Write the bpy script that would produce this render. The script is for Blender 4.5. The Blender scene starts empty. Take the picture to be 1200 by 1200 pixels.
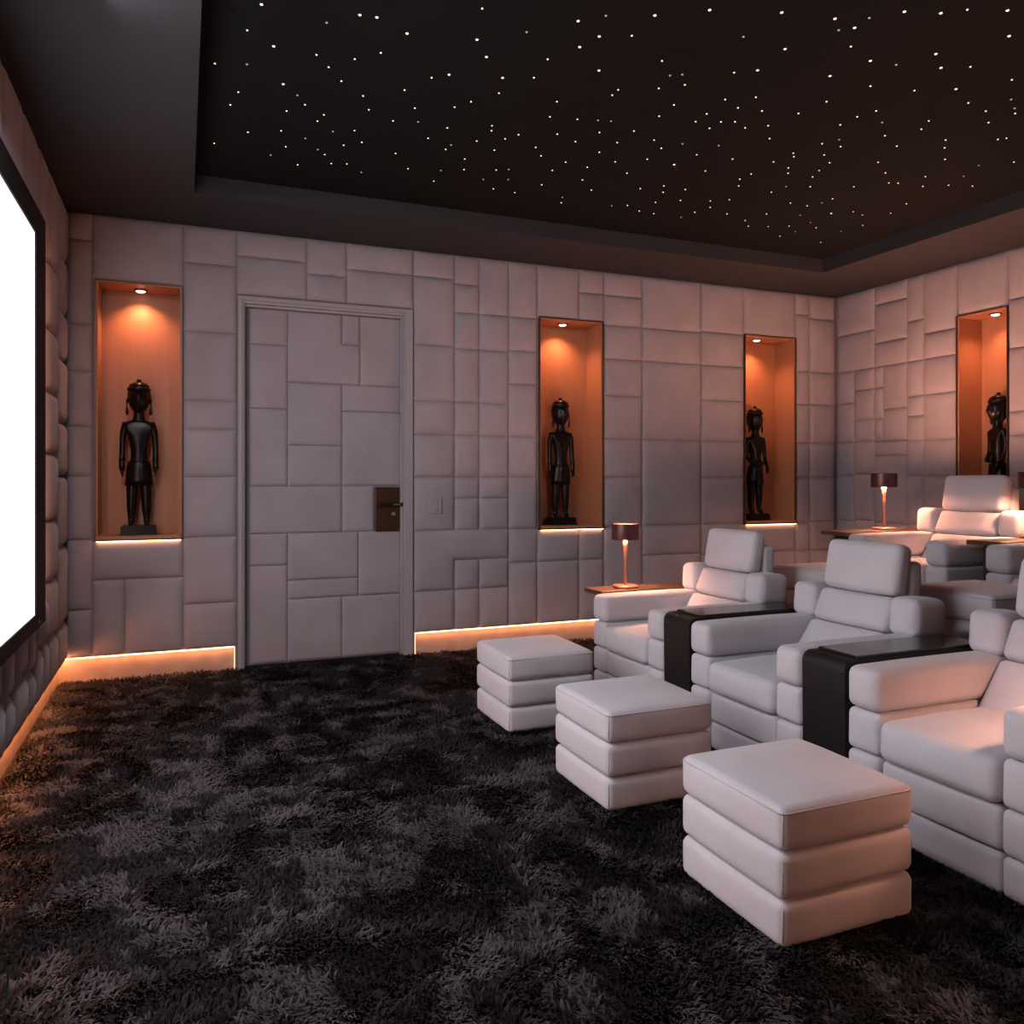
import bpy, bmesh, math, random
import numpy as np
from mathutils import Vector, Matrix

random.seed(7)
SC = bpy.context.scene
COL = SC.collection
PI = math.pi

# ------------------------------------------------------------------ camera
cam_d = bpy.data.cameras.new('camera')
cam = bpy.data.objects.new('camera', cam_d)
COL.objects.link(cam)
cam.location = (0, 0, 1.4)
cam.rotation_euler = (PI / 2, 0, -math.radians(22.365))
cam_d.sensor_width = 36.0
cam_d.lens = 938.13 / 1200 * 36.0
cam_d.shift_y = -37.0 / 1200
cam_d.clip_start = 0.02
SC.camera = cam

# ------------------------------------------------------------------ view, world
vs = SC.view_settings
SC.display_settings.display_device = 'sRGB'
vs.view_transform = 'Standard'
vs.look = 'None'
vs.exposure = 0.0
vs.gamma = 1.0
vs.use_curve_mapping = False
w = bpy.data.worlds.new('world')
SC.world = w
w.use_nodes = True
w.node_tree.nodes['Background'].inputs[0].default_value = (0.02, 0.02, 0.022, 1)
w.node_tree.nodes['Background'].inputs[1].default_value = 1.0
SC.cycles.max_bounces = 6
SC.cycles.diffuse_bounces = 4
SC.cycles.caustics_reflective = False
SC.cycles.caustics_refractive = False

# ------------------------------------------------------------------ light levels
SCREEN_L = 3.3       # white screen, with the film's light on it
FILL_W = 48.0        # each of the added, unseen fill lamps above the screen
WALL_FILL_W = 85.0       # each added fill spot on the padded door wall
WARM = (1.0, 0.40, 0.20)
LED_L = 31.0          # cove strips under the wall panels
BIAS_L = 26.0         # strip behind the edge of the screen frame
LEDGE_L = 14.0        # strips under the niche ledges
SPOT_W = 27.0        # spotlights in the niches
LAMP_UP = 190.0       # table lamps, disc radiance
LAMP_DOWN = 560.0
STAR_L = 1.5

# ------------------------------------------------------------------ room
D = 6.225            # backing of the door wall
XL, XR = -0.76, 6.10
YB = -1.8            # wall behind the camera
SOF = 3.24           # underside of the soffit
STAR_Z = 3.36
RX, RZ = 3.57, 0.36  # riser for the second row


def area(name, loc, rot, sx, sy, watts, color, spread=180):
    l = bpy.data.lights.new(name, 'AREA')
    l.shape = 'RECTANGLE'
    l.size, l.size_y = sx, sy
    l.energy, l.color = watts, color
    l.spread = math.radians(spread)
    o = bpy.data.objects.new(name, l)
    COL.objects.link(o)
    o.location, o.rotation_euler = loc, rot
    return o


# unseen fill lamps, added under the soffit above the screen, aimed at the seats
for yy in (2.65, 3.15):
    area('fill_light', (-0.30, yy, SOF - 0.012), (0, math.radians(-32), 0), 0.5, 0.5, FILL_W, (0.95, 0.93, 1.0))


def spot_lamp(name, loc, target, watts, angle, blend, radius, color):
    l = bpy.data.lights.new(name, 'SPOT')
    l.energy, l.color = watts, color
    l.spot_size, l.spot_blend, l.shadow_soft_size = math.radians(angle), blend, radius
    o = bpy.data.objects.new(name, l)
    COL.objects.link(o)
    o.location = loc
    o.rotation_euler = (Vector(target) - Vector(loc)).to_track_quat('-Z', 'Y').to_euler()
    return o


# unseen spots added to brighten the padded door wall, aimed above the furniture
spot_lamp('wall_fill_spot', (1.6, 0.2, 3.15), (1.2, D, 1.75), WALL_FILL_W, 46, 0.8, 0.12, (0.95, 0.93, 1.0))
spot_lamp('wall_fill_spot', (2.6, 0.2, 3.15), (4.2, D, 1.85), WALL_FILL_W, 46, 0.8, 0.12, (0.95, 0.93, 1.0))


# ------------------------------------------------------------------ materials
def new_mat(name):
    m = bpy.data.materials.new(name)
    m.use_nodes = True
    nt = m.node_tree
    b = nt.nodes['Principled BSDF']
    return m, nt, b


def noise_color(nt, b, c0, c1, scale, detail=4, coord='Object'):
    tc = nt.nodes.new('ShaderNodeTexCoord')
    n = nt.nodes.new('ShaderNodeTexNoise')
    n.inputs['Scale'].default_value = scale
    n.inputs['Detail'].default_value = detail
    nt.links.new(tc.outputs[coord], n.inputs['Vector'])
    r = nt.nodes.new('ShaderNodeValToRGB')
    r.color_ramp.elements[0].position = 0.32
    r.color_ramp.elements[1].position = 0.68
    r.color_ramp.elements[0].color = (*c0, 1)
    r.color_ramp.elements[1].color = (*c1, 1)
    nt.links.new(n.outputs['Fac'], r.inputs['Fac'])
    nt.links.new(r.outputs['Color'], b.inputs['Base Color'])
    return tc, n


def bump(nt, b, tc, layers, coord='Object'):
    prev = None
    for scale, dist, strength in layers:
        n = nt.nodes.new('ShaderNodeTexNoise')
        n.inputs['Scale'].default_value = scale
        n.inputs['Detail'].default_value = 3
        nt.links.new(tc.outputs[coord], n.inputs['Vector'])
        bp = nt.nodes.new('ShaderNodeBump')
        bp.inputs['Strength'].default_value = strength
        bp.inputs['Distance'].default_value = dist
        nt.links.new(n.outputs['Fac'], bp.inputs['Height'])
        if prev:
            nt.links.new(prev.outputs['Normal'], bp.inputs['Normal'])
        prev = bp
    nt.links.new(prev.outputs['Normal'], b.inputs['Normal'])


def fabric(name, c0, c1, scale=5, sheen=0.25, rough=0.85):
    m, nt, b = new_mat(name)
    tc, n = noise_color(nt, b, c0, c1, scale)
    b.inputs['Roughness'].default_value = rough
    b.inputs['Specular IOR Level'].default_value = 0.2
    b.inputs['Sheen Weight'].default_value = sheen
    b.inputs['Sheen Roughness'].default_value = 0.4
    bump(nt, b, tc, [(9, 0.006, 0.35), (520, 0.0012, 0.35)])
    return m


def plain(name, c, rough=0.5, metal=0.0, spec=0.5, c1=None, scale=8, stretch=None, bmp=None):
    m, nt, b = new_mat(name)
    c1 = c1 or tuple(x * 0.8 for x in c)
    tc, n = noise_color(nt, b, c1, c, scale)
    if stretch:
        mp = nt.nodes.new('ShaderNodeMapping')
        mp.inputs['Scale'].default_value = stretch
        nt.links.new(tc.outputs['Object'], mp.inputs['Vector'])
        nt.links.new(mp.outputs['Vector'], n.inputs['Vector'])
    b.inputs['Roughness'].default_value = rough
    b.inputs['Metallic'].default_value = metal
    b.inputs['Specular IOR Level'].default_value = spec
    if bmp:
        bump(nt, b, tc, [bmp])
    return m


def emit(name, c, s, sample=True):
    m, nt, b = new_mat(name)
    b.inputs['Base Color'].default_value = (0.05, 0.05, 0.05, 1)
    b.inputs['Emission Color'].default_value = (*c, 1)
    b.inputs['Emission Strength'].default_value = s
    if not sample:
        m.cycles.emission_sampling = 'NONE'
    return m


M = {}
M['panel'] = fabric('wall_fabric', (0.282, 0.252, 0.276), (0.328, 0.294, 0.320), 3.5, 0.18)
M['chair'] = fabric('seat_fabric', (0.490, 0.470, 0.505), (0.545, 0.522, 0.560), 4, 0.3)
M['piping'] = fabric('piping_fabric', (0.44, 0.39, 0.41), (0.49, 0.44, 0.46), 30, 0.2)
M['frame_paint'] = plain('door_frame_paint', (0.31, 0.285, 0.30), 0.5, spec=0.3, c1=(0.298, 0.274, 0.288))
M['groove'] = plain('wall_backing', (0.21, 0.172, 0.182), 0.9, spec=0.1)
M['ceiling'] = plain('charcoal_ceiling_paint', (0.032, 0.032, 0.036), 0.7, spec=0.2, c1=(0.029, 0.029, 0.033), scale=2)
M['star_panel'] = plain('black_star_panel', (0.007, 0.0075, 0.0085), 0.9, spec=0.1)
M['niche'] = plain('niche_bronze_veneer', (0.37, 0.165, 0.085), 0.45, spec=0.4, c1=(0.345, 0.15, 0.077), scale=3, stretch=(14, 14, 0.8))
M['niche_trim'] = plain('dark_bronze_trim', (0.11, 0.065, 0.045), 0.35, 0.6)
M['ebony'] = plain('ebony_wood', (0.007, 0.0055, 0.005), 0.28, spec=0.2, scale=30, stretch=(3, 3, 0.4), bmp=(60, 0.002, 0.25))
M['leather'] = plain('black_leather', (0.010, 0.009, 0.010), 0.42, spec=0.35, bmp=(220, 0.001, 0.3))
M['gloss'] = plain('black_gloss_lid', (0.016, 0.012, 0.012), 0.14, spec=0.6)
M['wood'] = plain('copper_brown_wood', (0.10, 0.05, 0.026), 0.36, spec=0.45, c1=(0.06, 0.03, 0.016), scale=6, stretch=(1.5, 14, 14))
M['dark'] = plain('dark_pedestal', (0.018, 0.014, 0.014), 0.5)
M['lamp_metal'] = plain('oxblood_lamp_metal', (0.115, 0.048, 0.046), 0.33, 0.6)
M['lamp_copper'] = plain('copper_lamp_stem', (0.50, 0.22, 0.14), 0.35, 0.8)
M['lock'] = plain('bronze_lock_plate', (0.085, 0.040, 0.022), 0.32, 0.7)
M['handle'] = plain('dark_handle_metal', (0.02, 0.015, 0.013), 0.3, 0.6)
M['steel'] = plain('brushed_steel', (0.55, 0.50, 0.46), 0.3, 1.0)
M['switch'] = plain('taupe_switch_plastic', (0.34, 0.29, 0.30), 0.4)
M['screen_frame'] = plain('black_velvet_frame', (0.012, 0.011, 0.012), 0.8, spec=0.2)
M['baseboard'] = plain('baseboard_paint', (0.40, 0.30, 0.25), 0.6, spec=0.3)
M['riser'] = plain('dark_riser_carpet', (0.022, 0.018, 0.018), 0.95, spec=0.1, scale=30, bmp=(200, 0.01, 0.6))
M['screen'] = emit('screen_white', (1.0, 0.945, 0.975), SCREEN_L)
M['led'] = emit('led_amber', (1.0, 0.35, 0.135), LED_L)
M['led_screen_wall'] = emit('led_amber_screen_wall', (1.0, 0.35, 0.135), LED_L * 2.8)
M['bias_led'] = emit('bias_led_amber', (1.0, 0.36, 0.15), BIAS_L)
M['front_wall'] = plain('charcoal_low_bounce_wall', (0.05, 0.045, 0.047), 0.9, spec=0.1)  # unseen wall, made dark to cut the light it bounces back
M['led_end'] = emit('led_end_amber', (1.0, 0.50, 0.28), 2.2)
M['ledge_led'] = emit('ledge_led_amber', (1.0, 0.42, 0.20), LEDGE_L)
M['spot_lens'] = emit('spot_lens_glow', (1.0, 0.62, 0.38), 9.0, False)
M['lamp_up'] = emit('lamp_top_diffuser', (1.0, 0.44, 0.27), LAMP_UP)
M['lamp_up_full'] = emit('lamp_top_diffuser_full', (1.0, 0.44, 0.27), LAMP_UP * 2.7)
M['lamp_down_full'] = emit('lamp_bottom_lens_full', (1.0, 0.42, 0.24), LAMP_DOWN * 1.0)
M['lamp_down'] = emit('lamp_bottom_lens', (1.0, 0.44, 0.27), LAMP_DOWN)
M['star'] = emit('star_glow', (1.0, 0.80, 0.66), STAR_L, False)
M['star_dim'] = emit('star_glow_dim', (1.0, 0.85, 0.78), STAR_L * 0.28, False)


# ------------------------------------------------------------------ object helpers
def mesh_obj(name, bm, mat, parent=None, smooth=False):
    me = bpy.data.meshes.new(name)
    bm.normal_update()
    bm.to_mesh(me)
    bm.free()
    o = bpy.data.objects.new(name, me)
    COL.objects.link(o)
    if isinstance(mat, (list, tuple)):
        for m in mat:
            me.materials.append(M[m])
    else:
        me.materials.append(M[mat])
    if smooth:
        for p in me.polygons:
            p.use_smooth = True
    if parent is not None:
        o.parent = parent
    return o


def tag(o, label=None, cat=None, group=None, kind=None):
    if label: o['label'] = label
    if cat: o['category'] = cat
    if group: o['group'] = group
    if kind: o['kind'] = kind
    return o


def empty(name, loc=(0, 0, 0), rz=0.0):
    o = bpy.data.objects.new(name, None)
    COL.objects.link(o)
    o.empty_display_size = 0.1
    o.location = loc
    o.rotation_euler = (0, 0, rz)
    return o


def copy_tree(o, parent=None):
    c = o.copy()
    COL.objects.link(c)
    if parent is not None:
        c.parent = parent
    for ch in list(o.children):
        copy_tree(ch, c)
    return c


def add_box(bm, x0, x1, y0, y1, z0, z1, mi=0):
    v = [bm.verts.new(p) for p in ((x0, y0, z0), (x1, y0, z0), (x1, y1, z0), (x0, y1, z0),
                                   (x0, y0, z1), (x1, y0, z1), (x1, y1, z1), (x0, y1, z1))]
    for f in ((0, 3, 2, 1), (4, 5, 6, 7), (0, 1, 5, 4), (1, 2, 6, 5), (2, 3, 7, 6), (3, 0, 4, 7)):
        bm.faces.new([v[i] for i in f]).material_index = mi
    return v


def box(name, b, mat, parent=None, bev=0.0, seg=2):
    bm = bmesh.new()
    add_box(bm, *b)
    if bev:
        bmesh.ops.bevel(bm, geom=bm.edges[:], offset=bev, segments=seg, profile=0.5, affect='EDGES')
    o = mesh_obj(name, bm, mat, parent)
    return o


def lathe(bm, prof, n=24, cx=0, cy=0, cap0=True, cap1=True):
    rings = []
    for r, z in prof:
        rings.append([bm.verts.new((cx + r * math.cos(2 * PI * i / n), cy + r * math.sin(2 * PI * i / n), z)) for i in range(n)])
    for a, b in zip(rings, rings[1:]):
        for i in range(n):
            f = bm.faces.new((a[i], a[(i + 1) % n], b[(i + 1) % n], b[i]))
            f.smooth = True
    if cap0: bm.faces.new(rings[0][::-1])
    if cap1: bm.faces.new(rings[-1])


def ticks(L, r, inner):
    r = min(r, L * 0.499)
    a = [0, r * 0.3, r * 0.65, r]
    mid = [r + (L - 2 * r) * t for t in inner]
    return a + mid + [L - r, L - r * 0.65, L - r * 0.3, L]


def cushion_bm(sx, sy, sz, r=0.03, puff=(0, 0, 0), inner=(0.25, 0.5, 0.75), wob=0.0, seed=0):
    """upholstered block: rounded box centred on the origin, each face crowned by puff[axis]"""
    bm = bmesh.new()
    S = (sx, sy, sz)
    T = [ticks(s, r, inner) for s in S]
    verts = {}
    rnd = random.Random(seed)
    ph = [rnd.uniform(0, 6.28) for _ in range(6)]

    def vert(i, j, k):
        key = (i, j, k)
        if key in verts: return verts[key]
        idx = (i, j, k)
        p = [T[a][idx[a]] - S[a] / 2 for a in range(3)]
        c = [max(-S[a] / 2 + min(r, S[a] * .499), min(S[a] / 2 - min(r, S[a] * .499), p[a])) for a in range(3)]
        d = Vector([p[a] - c[a] for a in range(3)])
        if d.length > 1e-9:
            d = d.normalized() * min(r, min(S) * .499)
        q = [c[a] + d[a] for a in range(3)]
        n = [q[a] / (S[a] / 2) for a in range(3)]
        out = list(q)
        for a in range(3):
            b_, c_ = (a + 1) % 3, (a + 2) % 3
            e = max(0, 1 - abs(n[b_]) ** 3) * max(0, 1 - abs(n[c_]) ** 3)
            t = max(0.0, (abs(n[a]) - 0.6) / 0.4)
            out[a] += math.copysign(puff[a] * e * t, q[a])
        if wob:
            out[2] += wob * math.sin(q[0] * 14 + ph[0]) * math.sin(q[1] * 11 + ph[1])
            out[0] += wob * math.sin(q[2] * 17 + ph[2]) * math.sin(q[1] * 13 + ph[3])
        verts[key] = bm.verts.new(out)
        return verts[key]

    N = [len(t) - 1 for t in T]
    for a in range(3):
        b_, c_ = (a + 1) % 3, (a + 2) % 3
        for side in (0, N[a]):
            for i in range(N[b_]):
                for j in range(N[c_]):
                    q = []
                    for di, dj in ((0, 0), (1, 0), (1, 1), (0, 1)):
                        idx = [0, 0, 0]
                        idx[a] = side; idx[b_] = i + di; idx[c_] = j + dj
                        q.append(vert(*idx))
                    if side == 0: q.reverse()
                    f = bm.faces.new(q)
                    f.smooth = True
    return bm


def cushion(name, x0, x1, y0, y1, z0, z1, mat, parent, r=0.03, puff=(0, 0, 0), tilt=0.0, wob=0.0015, seed=0):
    bm = cushion_bm(x1 - x0, y1 - y0, z1 - z0, r, puff, wob=wob, seed=seed)
    o = mesh_obj(name, bm, mat, parent, True)
    o.location = ((x0 + x1) / 2, (y0 + y1) / 2, (z0 + z1) / 2)
    if tilt:
        o.rotation_euler = (0, tilt, 0)
    return o


def tube(bm, pts, r, n=6, closed=False):
    rings = []
    P = [Vector(p) for p in pts]
    m = len(P)
    for i, p in enumerate(P):
        if closed:
            t = (P[(i + 1) % m] - P[i - 1]).normalized()
        else:
            t = (P[min(i + 1, m - 1)] - P[max(i - 1, 0)]).normalized()
        up = Vector((0, 0, 1)) if abs(t.z) < 0.9 else Vector((1, 0, 0))
        u = t.cross(up).normalized(); v = t.cross(u)
        rr = r[i] if isinstance(r, (list, tuple)) else r
        rings.append([bm.verts.new(p + (u * math.cos(2 * PI * k / n) + v * math.sin(2 * PI * k / n)) * rr) for k in range(n)])
    for i in range(m if closed else m - 1):
        a, b = rings[i], rings[(i + 1) % m]
        for k in range(n):
            f = bm.faces.new((a[k], a[(k + 1) % n], b[(k + 1) % n], b[k]))
            f.smooth = True
    if not closed:
        bm.faces.new(rings[0][::-1]); bm.faces.new(rings[-1])


# ------------------------------------------------------------------ padded wall panels
def g_prof(d, e):
    t = min(1.0, d / e)
    return math.sqrt(max(0.0, 1 - (1 - t) ** 2))


def pad_bm(rects, bulge=0.034, gap=0.001, e=0.075):
    """pillow panel in local (a, b, height): the union of up to two overlapping rectangles (L shape)"""
    rects = [(a0 + gap, a1 - gap, b0 + gap, b1 - gap) for a0, a1, b0, b1 in rects]
    def lines(k):
        s = set()
        for r in rects:
            lo, hi = r[2 * k], r[2 * k + 1]
            ee = min(e, (hi - lo) * 0.42)
            for t in (0, 0.12, 0.42, 1.0):
                s.add(round(lo + ee * t, 5)); s.add(round(hi - ee * t, 5))
        out = []
        for v in sorted(s):
            if not out or v - out[-1] > 0.0012: out.append(v)
        return out
    A, B = lines(0), lines(1)
    def inside(a, b):
        return any(r[0] - 1e-4 <= a <= r[1] + 1e-4 and r[2] - 1e-4 <= b <= r[3] + 1e-4 for r in rects)
    def h(a, b):
        best = 0
        for r in rects:
            if r[0] - 1e-4 <= a <= r[1] + 1e-4 and r[2] - 1e-4 <= b <= r[3] + 1e-4:
                ea, eb = min(e, (r[1] - r[0]) * .42), min(e, (r[3] - r[2]) * .42)
                ga = g_prof(max(0, min(a - r[0], r[1] - a)), ea)
                gb = g_prof(max(0, min(b - r[2], r[3] - b)), eb)
                ca = 1 - abs((a - r[0]) / (r[1] - r[0]) * 2 - 1) ** 2
                cb = 1 - abs((b - r[2]) / (r[3] - r[2]) * 2 - 1) ** 2
                best = max(best, ga * gb * (0.85 + 0.15 * ca * cb))
        return best * bulge
    bm = bmesh.new()
    vv = {}
    def V(i, j):
        if (i, j) not in vv: vv[(i, j)] = bm.verts.new((A[i], B[j], h(A[i], B[j])))
        return vv[(i, j)]
    for i in range(len(A) - 1):
        for j in range(len(B) - 1):
            if inside((A[i] + A[i + 1]) / 2, (B[j] + B[j + 1]) / 2):
                f = bm.faces.new((V(i, j), V(i + 1, j), V(i + 1, j + 1), V(i, j + 1)))
                f.smooth = True
    return bm


# local (a, b, h) -> world for each wall; 'off' is where the pads start
def pad(rects, parent, frame, bulge=0.034, e=0.075, name='panel', mat='panel', gap=0.001):
    bm = pad_bm(rects, bulge, gap, e)
    for v in bm.verts:
        v.co = frame(*v.co)
    bmesh.ops.recalc_face_normals(bm, faces=bm.faces[:])
    # make normals face the room
    f0 = max(bm.faces, key=lambda f: f.calc_area())
    want = frame(0, 0, 1) - frame(0, 0, 0)
    f0.normal_update()
    if f0.normal.dot(want) < 0:
        bmesh.ops.reverse_faces(bm, faces=bm.faces[:])
    return mesh_obj(name, bm, mat, parent)


F_back = lambda a, b, h: Vector((a, D - h, b))
F_right = lambda a, b, h: Vector((XR - h, a, b))
F_left = lambda a, b, h: Vector((XL + h, a, b))

# measured layouts: (a0, a1, z0, z1) in metres
BACK_PADS = [
    (-0.745, -0.576, 3.058, 3.24), (-0.745, -0.576, 2.479, 3.058), (-0.745, -0.576, 2.153, 2.479),
    (-0.745, -0.576, 1.769, 2.153), (-0.745, -0.576, 1.426, 1.769), (-0.745, -0.576, 0.99, 1.426),
    (-0.745, -0.576, 0.507, 0.99), (-0.745, -0.576, 0.178, 0.507), (-0.576, 0.006, 2.79, 3.24),
    (-0.576, 0.006, 0.707, 0.99), (-0.576, -0.375, 0.178, 0.707), (-0.375, 0.006, 0.178, 0.707),
    (0.006, 0.368, 2.974, 3.24), (0.006, 0.368, 2.479, 2.974), (0.006, 0.368, 1.978, 2.479),
    (0.006, 0.368, 1.769, 1.978), (0.006, 0.368, 1.426, 1.769), (0.006, 0.368, 0.99, 1.426),
    (0.006, 0.368, 0.507, 0.99), (0.006, 0.368, 0.178, 0.507), (0.368, 0.873, 3.058, 3.24),
    (0.368, 0.873, 2.776, 3.058), (0.873, 1.174, 2.974, 3.24), (0.873, 1.174, 2.776, 2.974),
    (1.174, 1.702, 3.039, 3.24), (1.174, 1.702, 2.776, 3.039), (1.709, 2.052, 3.039, 3.24),
    (1.709, 2.052, 2.493, 3.039), (1.709, 2.052, 2.041, 2.493), (1.709, 2.052, 1.769, 2.041),
    (1.709, 2.052, 1.426, 1.769), (1.709, 2.052, 0.99, 1.426), (1.709, 2.052, 0.178, 0.507),
    (2.052, 2.266, 3.008, 3.24), (2.052, 2.266, 2.776, 3.008), (2.052, 2.266, 2.479, 2.776),
    (2.052, 2.266, 2.041, 2.479), (2.052, 2.266, 1.769, 2.041), (2.052, 2.266, 1.426, 1.769),
    (2.052, 2.266, 1.252, 1.426), (2.052, 2.266, 0.99, 1.252), (2.052, 2.266, 0.507, 0.749),
    (2.052, 2.266, 0.178, 0.507), (2.266, 2.528, 2.776, 3.24), (2.266, 2.528, 2.479, 2.776),
    (2.266, 2.528, 2.041, 2.479), (2.266, 2.528, 1.769, 2.041), (2.266, 2.528, 1.426, 1.769),
    (2.266, 2.528, 1.252, 1.426), (2.266, 2.528, 0.99, 1.252), (2.266, 2.528, 0.507, 0.749),
    (2.266, 2.528, 0.178, 0.507), (2.528, 2.79, 2.776, 3.24), (2.528, 2.79, 2.493, 2.776),
    (2.528, 2.79, 2.212, 2.493), (2.528, 2.79, 1.769, 2.212), (2.528, 2.79, 1.426, 1.769), (2.528, 2.79, 0.99, 1.426),
    (2.528, 2.79, 0.707, 0.99), (2.528, 2.79, 0.178, 0.707), (2.79, 3.188, 2.79, 3.24), (3.188, 3.433, 3.039, 3.24),
    (3.188, 3.433, 2.79, 3.039), (2.79, 3.188, 0.707, 0.99), (2.79, 3.188, 0.178, 0.707), (3.188, 3.433, 0.707, 0.99),
    (3.188, 3.433, 0.178, 0.707), (3.433, 3.825, 3.039, 3.24), (3.433, 3.825, 2.776, 3.039),
    (3.433, 3.825, 2.479, 2.776), (3.433, 3.825, 2.153, 2.479), (3.433, 3.825, 1.769, 2.153),
    (3.433, 3.825, 1.426, 1.769), (3.433, 3.825, 0.99, 1.426), (3.433, 3.825, 0.178, 0.99),
    (3.825, 4.461, 2.776, 3.24), (3.825, 4.461, 2.479, 2.776), (3.825, 4.461, 1.769, 2.479),
    (3.825, 4.461, 0.99, 1.769), (3.825, 4.461, 0.722, 0.99), (3.825, 4.461, 0.178, 0.722),
    (4.461, 4.946, 2.79, 3.24), (4.461, 4.946, 2.479, 2.79), (4.461, 4.946, 2.153, 2.479),
    (4.461, 4.946, 1.769, 2.153), (4.461, 4.946, 1.426, 1.769), (4.461, 4.946, 0.99, 1.426),
    (4.461, 4.946, 0.707, 0.99), (4.461, 4.946, 0.178, 0.707), (4.946, 5.57, 2.79, 3.24), (4.946, 5.57, 0.707, 0.99),
    (4.946, 5.57, 0.178, 0.707), (5.57, 5.746, 3.039, 3.24), (5.57, 5.746, 2.479, 3.039), (5.57, 5.746, 2.153, 2.479),
    (5.57, 5.746, 1.769, 2.153), (5.57, 5.746, 1.426, 1.769), (5.57, 5.746, 0.99, 1.426), (5.57, 5.746, 0.707, 0.99),
    (5.57, 5.746, 0.178, 0.707), (5.746, 6.072, 3.008, 3.24), (5.746, 6.072, 2.479, 3.008),
    (5.746, 6.072, 2.153, 2.479), (5.746, 6.072, 1.769, 2.153), (5.746, 6.072, 1.426, 1.769),
    (5.746, 6.072, 0.99, 1.426), (5.746, 6.072, 0.707, 0.99), (5.746, 6.072, 0.178, 0.707),
]
RIGHT_PADS = [
    (5.737, 6.205, 2.841, 3.24), (5.737, 6.205, 2.479, 2.841), (5.984, 6.205, 2.161, 2.479),
    (5.984, 6.205, 1.774, 2.161), (5.984, 6.205, 1.441, 1.774), (5.984, 6.205, 1.001, 1.441),
    (5.984, 6.205, 0.178, 1.001), (5.737, 5.984, 2.278, 2.479), (5.737, 5.984, 1.983, 2.278),
    (5.737, 5.984, 1.774, 1.983), (5.737, 5.984, 1.458, 1.774), (5.737, 5.984, 1.014, 1.458),
    (5.737, 5.984, 0.178, 1.014), (5.367, 5.737, 3.066, 3.24), (5.367, 5.737, 2.703, 3.066),
    (5.367, 5.737, 2.479, 2.703), (5.632, 5.737, 2.278, 2.479), (5.632, 5.737, 1.983, 2.278),
    (5.632, 5.737, 1.774, 1.983), (5.367, 5.632, 2.07, 2.479), (5.367, 5.632, 1.774, 2.07),
    (5.367, 5.737, 1.63, 1.761), (5.367, 5.737, 1.001, 1.63), (5.367, 5.737, 0.178, 1.001),
    (5.191, 5.367, 2.841, 3.24), (5.191, 5.367, 2.479, 2.841), (5.191, 5.367, 2.161, 2.479),
    (5.191, 5.367, 1.983, 2.161), (5.191, 5.367, 1.761, 1.983), (5.191, 5.367, 1.441, 1.761),
    (5.191, 5.367, 1.001, 1.441), (5.191, 5.367, 0.178, 1.001), (4.856, 5.191, 2.703, 3.24),
    (4.856, 5.191, 2.479, 2.703), (4.856, 5.191, 2.161, 2.479), (4.856, 5.191, 1.761, 2.161),
    (4.856, 5.191, 1.441, 1.761), (4.856, 5.191, 1.014, 1.441), (4.856, 5.191, 0.54, 1.014),
    (4.398, 4.856, 2.79, 3.24), (4.398, 4.856, 0.54, 0.99), (4.161, 4.398, 2.841, 3.24), (4.161, 4.398, 2.449, 2.841),
    (4.161, 4.398, 1.948, 2.449), (4.161, 4.398, 1.761, 1.948), (4.161, 4.398, 1.441, 1.761),
    (4.161, 4.398, 1.052, 1.441), (4.161, 4.398, 0.54, 1.052), (3.862, 4.161, 2.895, 3.24),
    (3.862, 4.161, 2.125, 2.895), (3.862, 4.161, 1.516, 2.125), (3.862, 4.161, 0.54, 1.516),
]
DOOR_PADS = [
    (0.461, 0.739, 2.425, 2.696), (0.461, 0.739, 1.942, 2.425), (0.461, 0.739, 1.358, 1.942),
    (0.461, 0.739, 0.756, 0.997), (0.461, 0.739, 0.018, 0.756), (0.739, 1.151, 1.67, 2.149),
    (0.739, 1.151, 1.358, 1.67), (0.461, 1.151, 0.997, 1.358), (1.292, 1.624, 2.149, 2.696),
    (1.151, 1.624, 1.942, 2.149), (1.151, 1.624, 1.358, 1.942), (0.739, 1.28, 0.637, 0.997),
    (0.739, 1.28, 0.494, 0.637), (1.28, 1.624, 0.494, 0.997), (0.739, 1.151, 0.018, 0.494),
    (1.151, 1.624, 0.018, 0.494),
]
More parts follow.
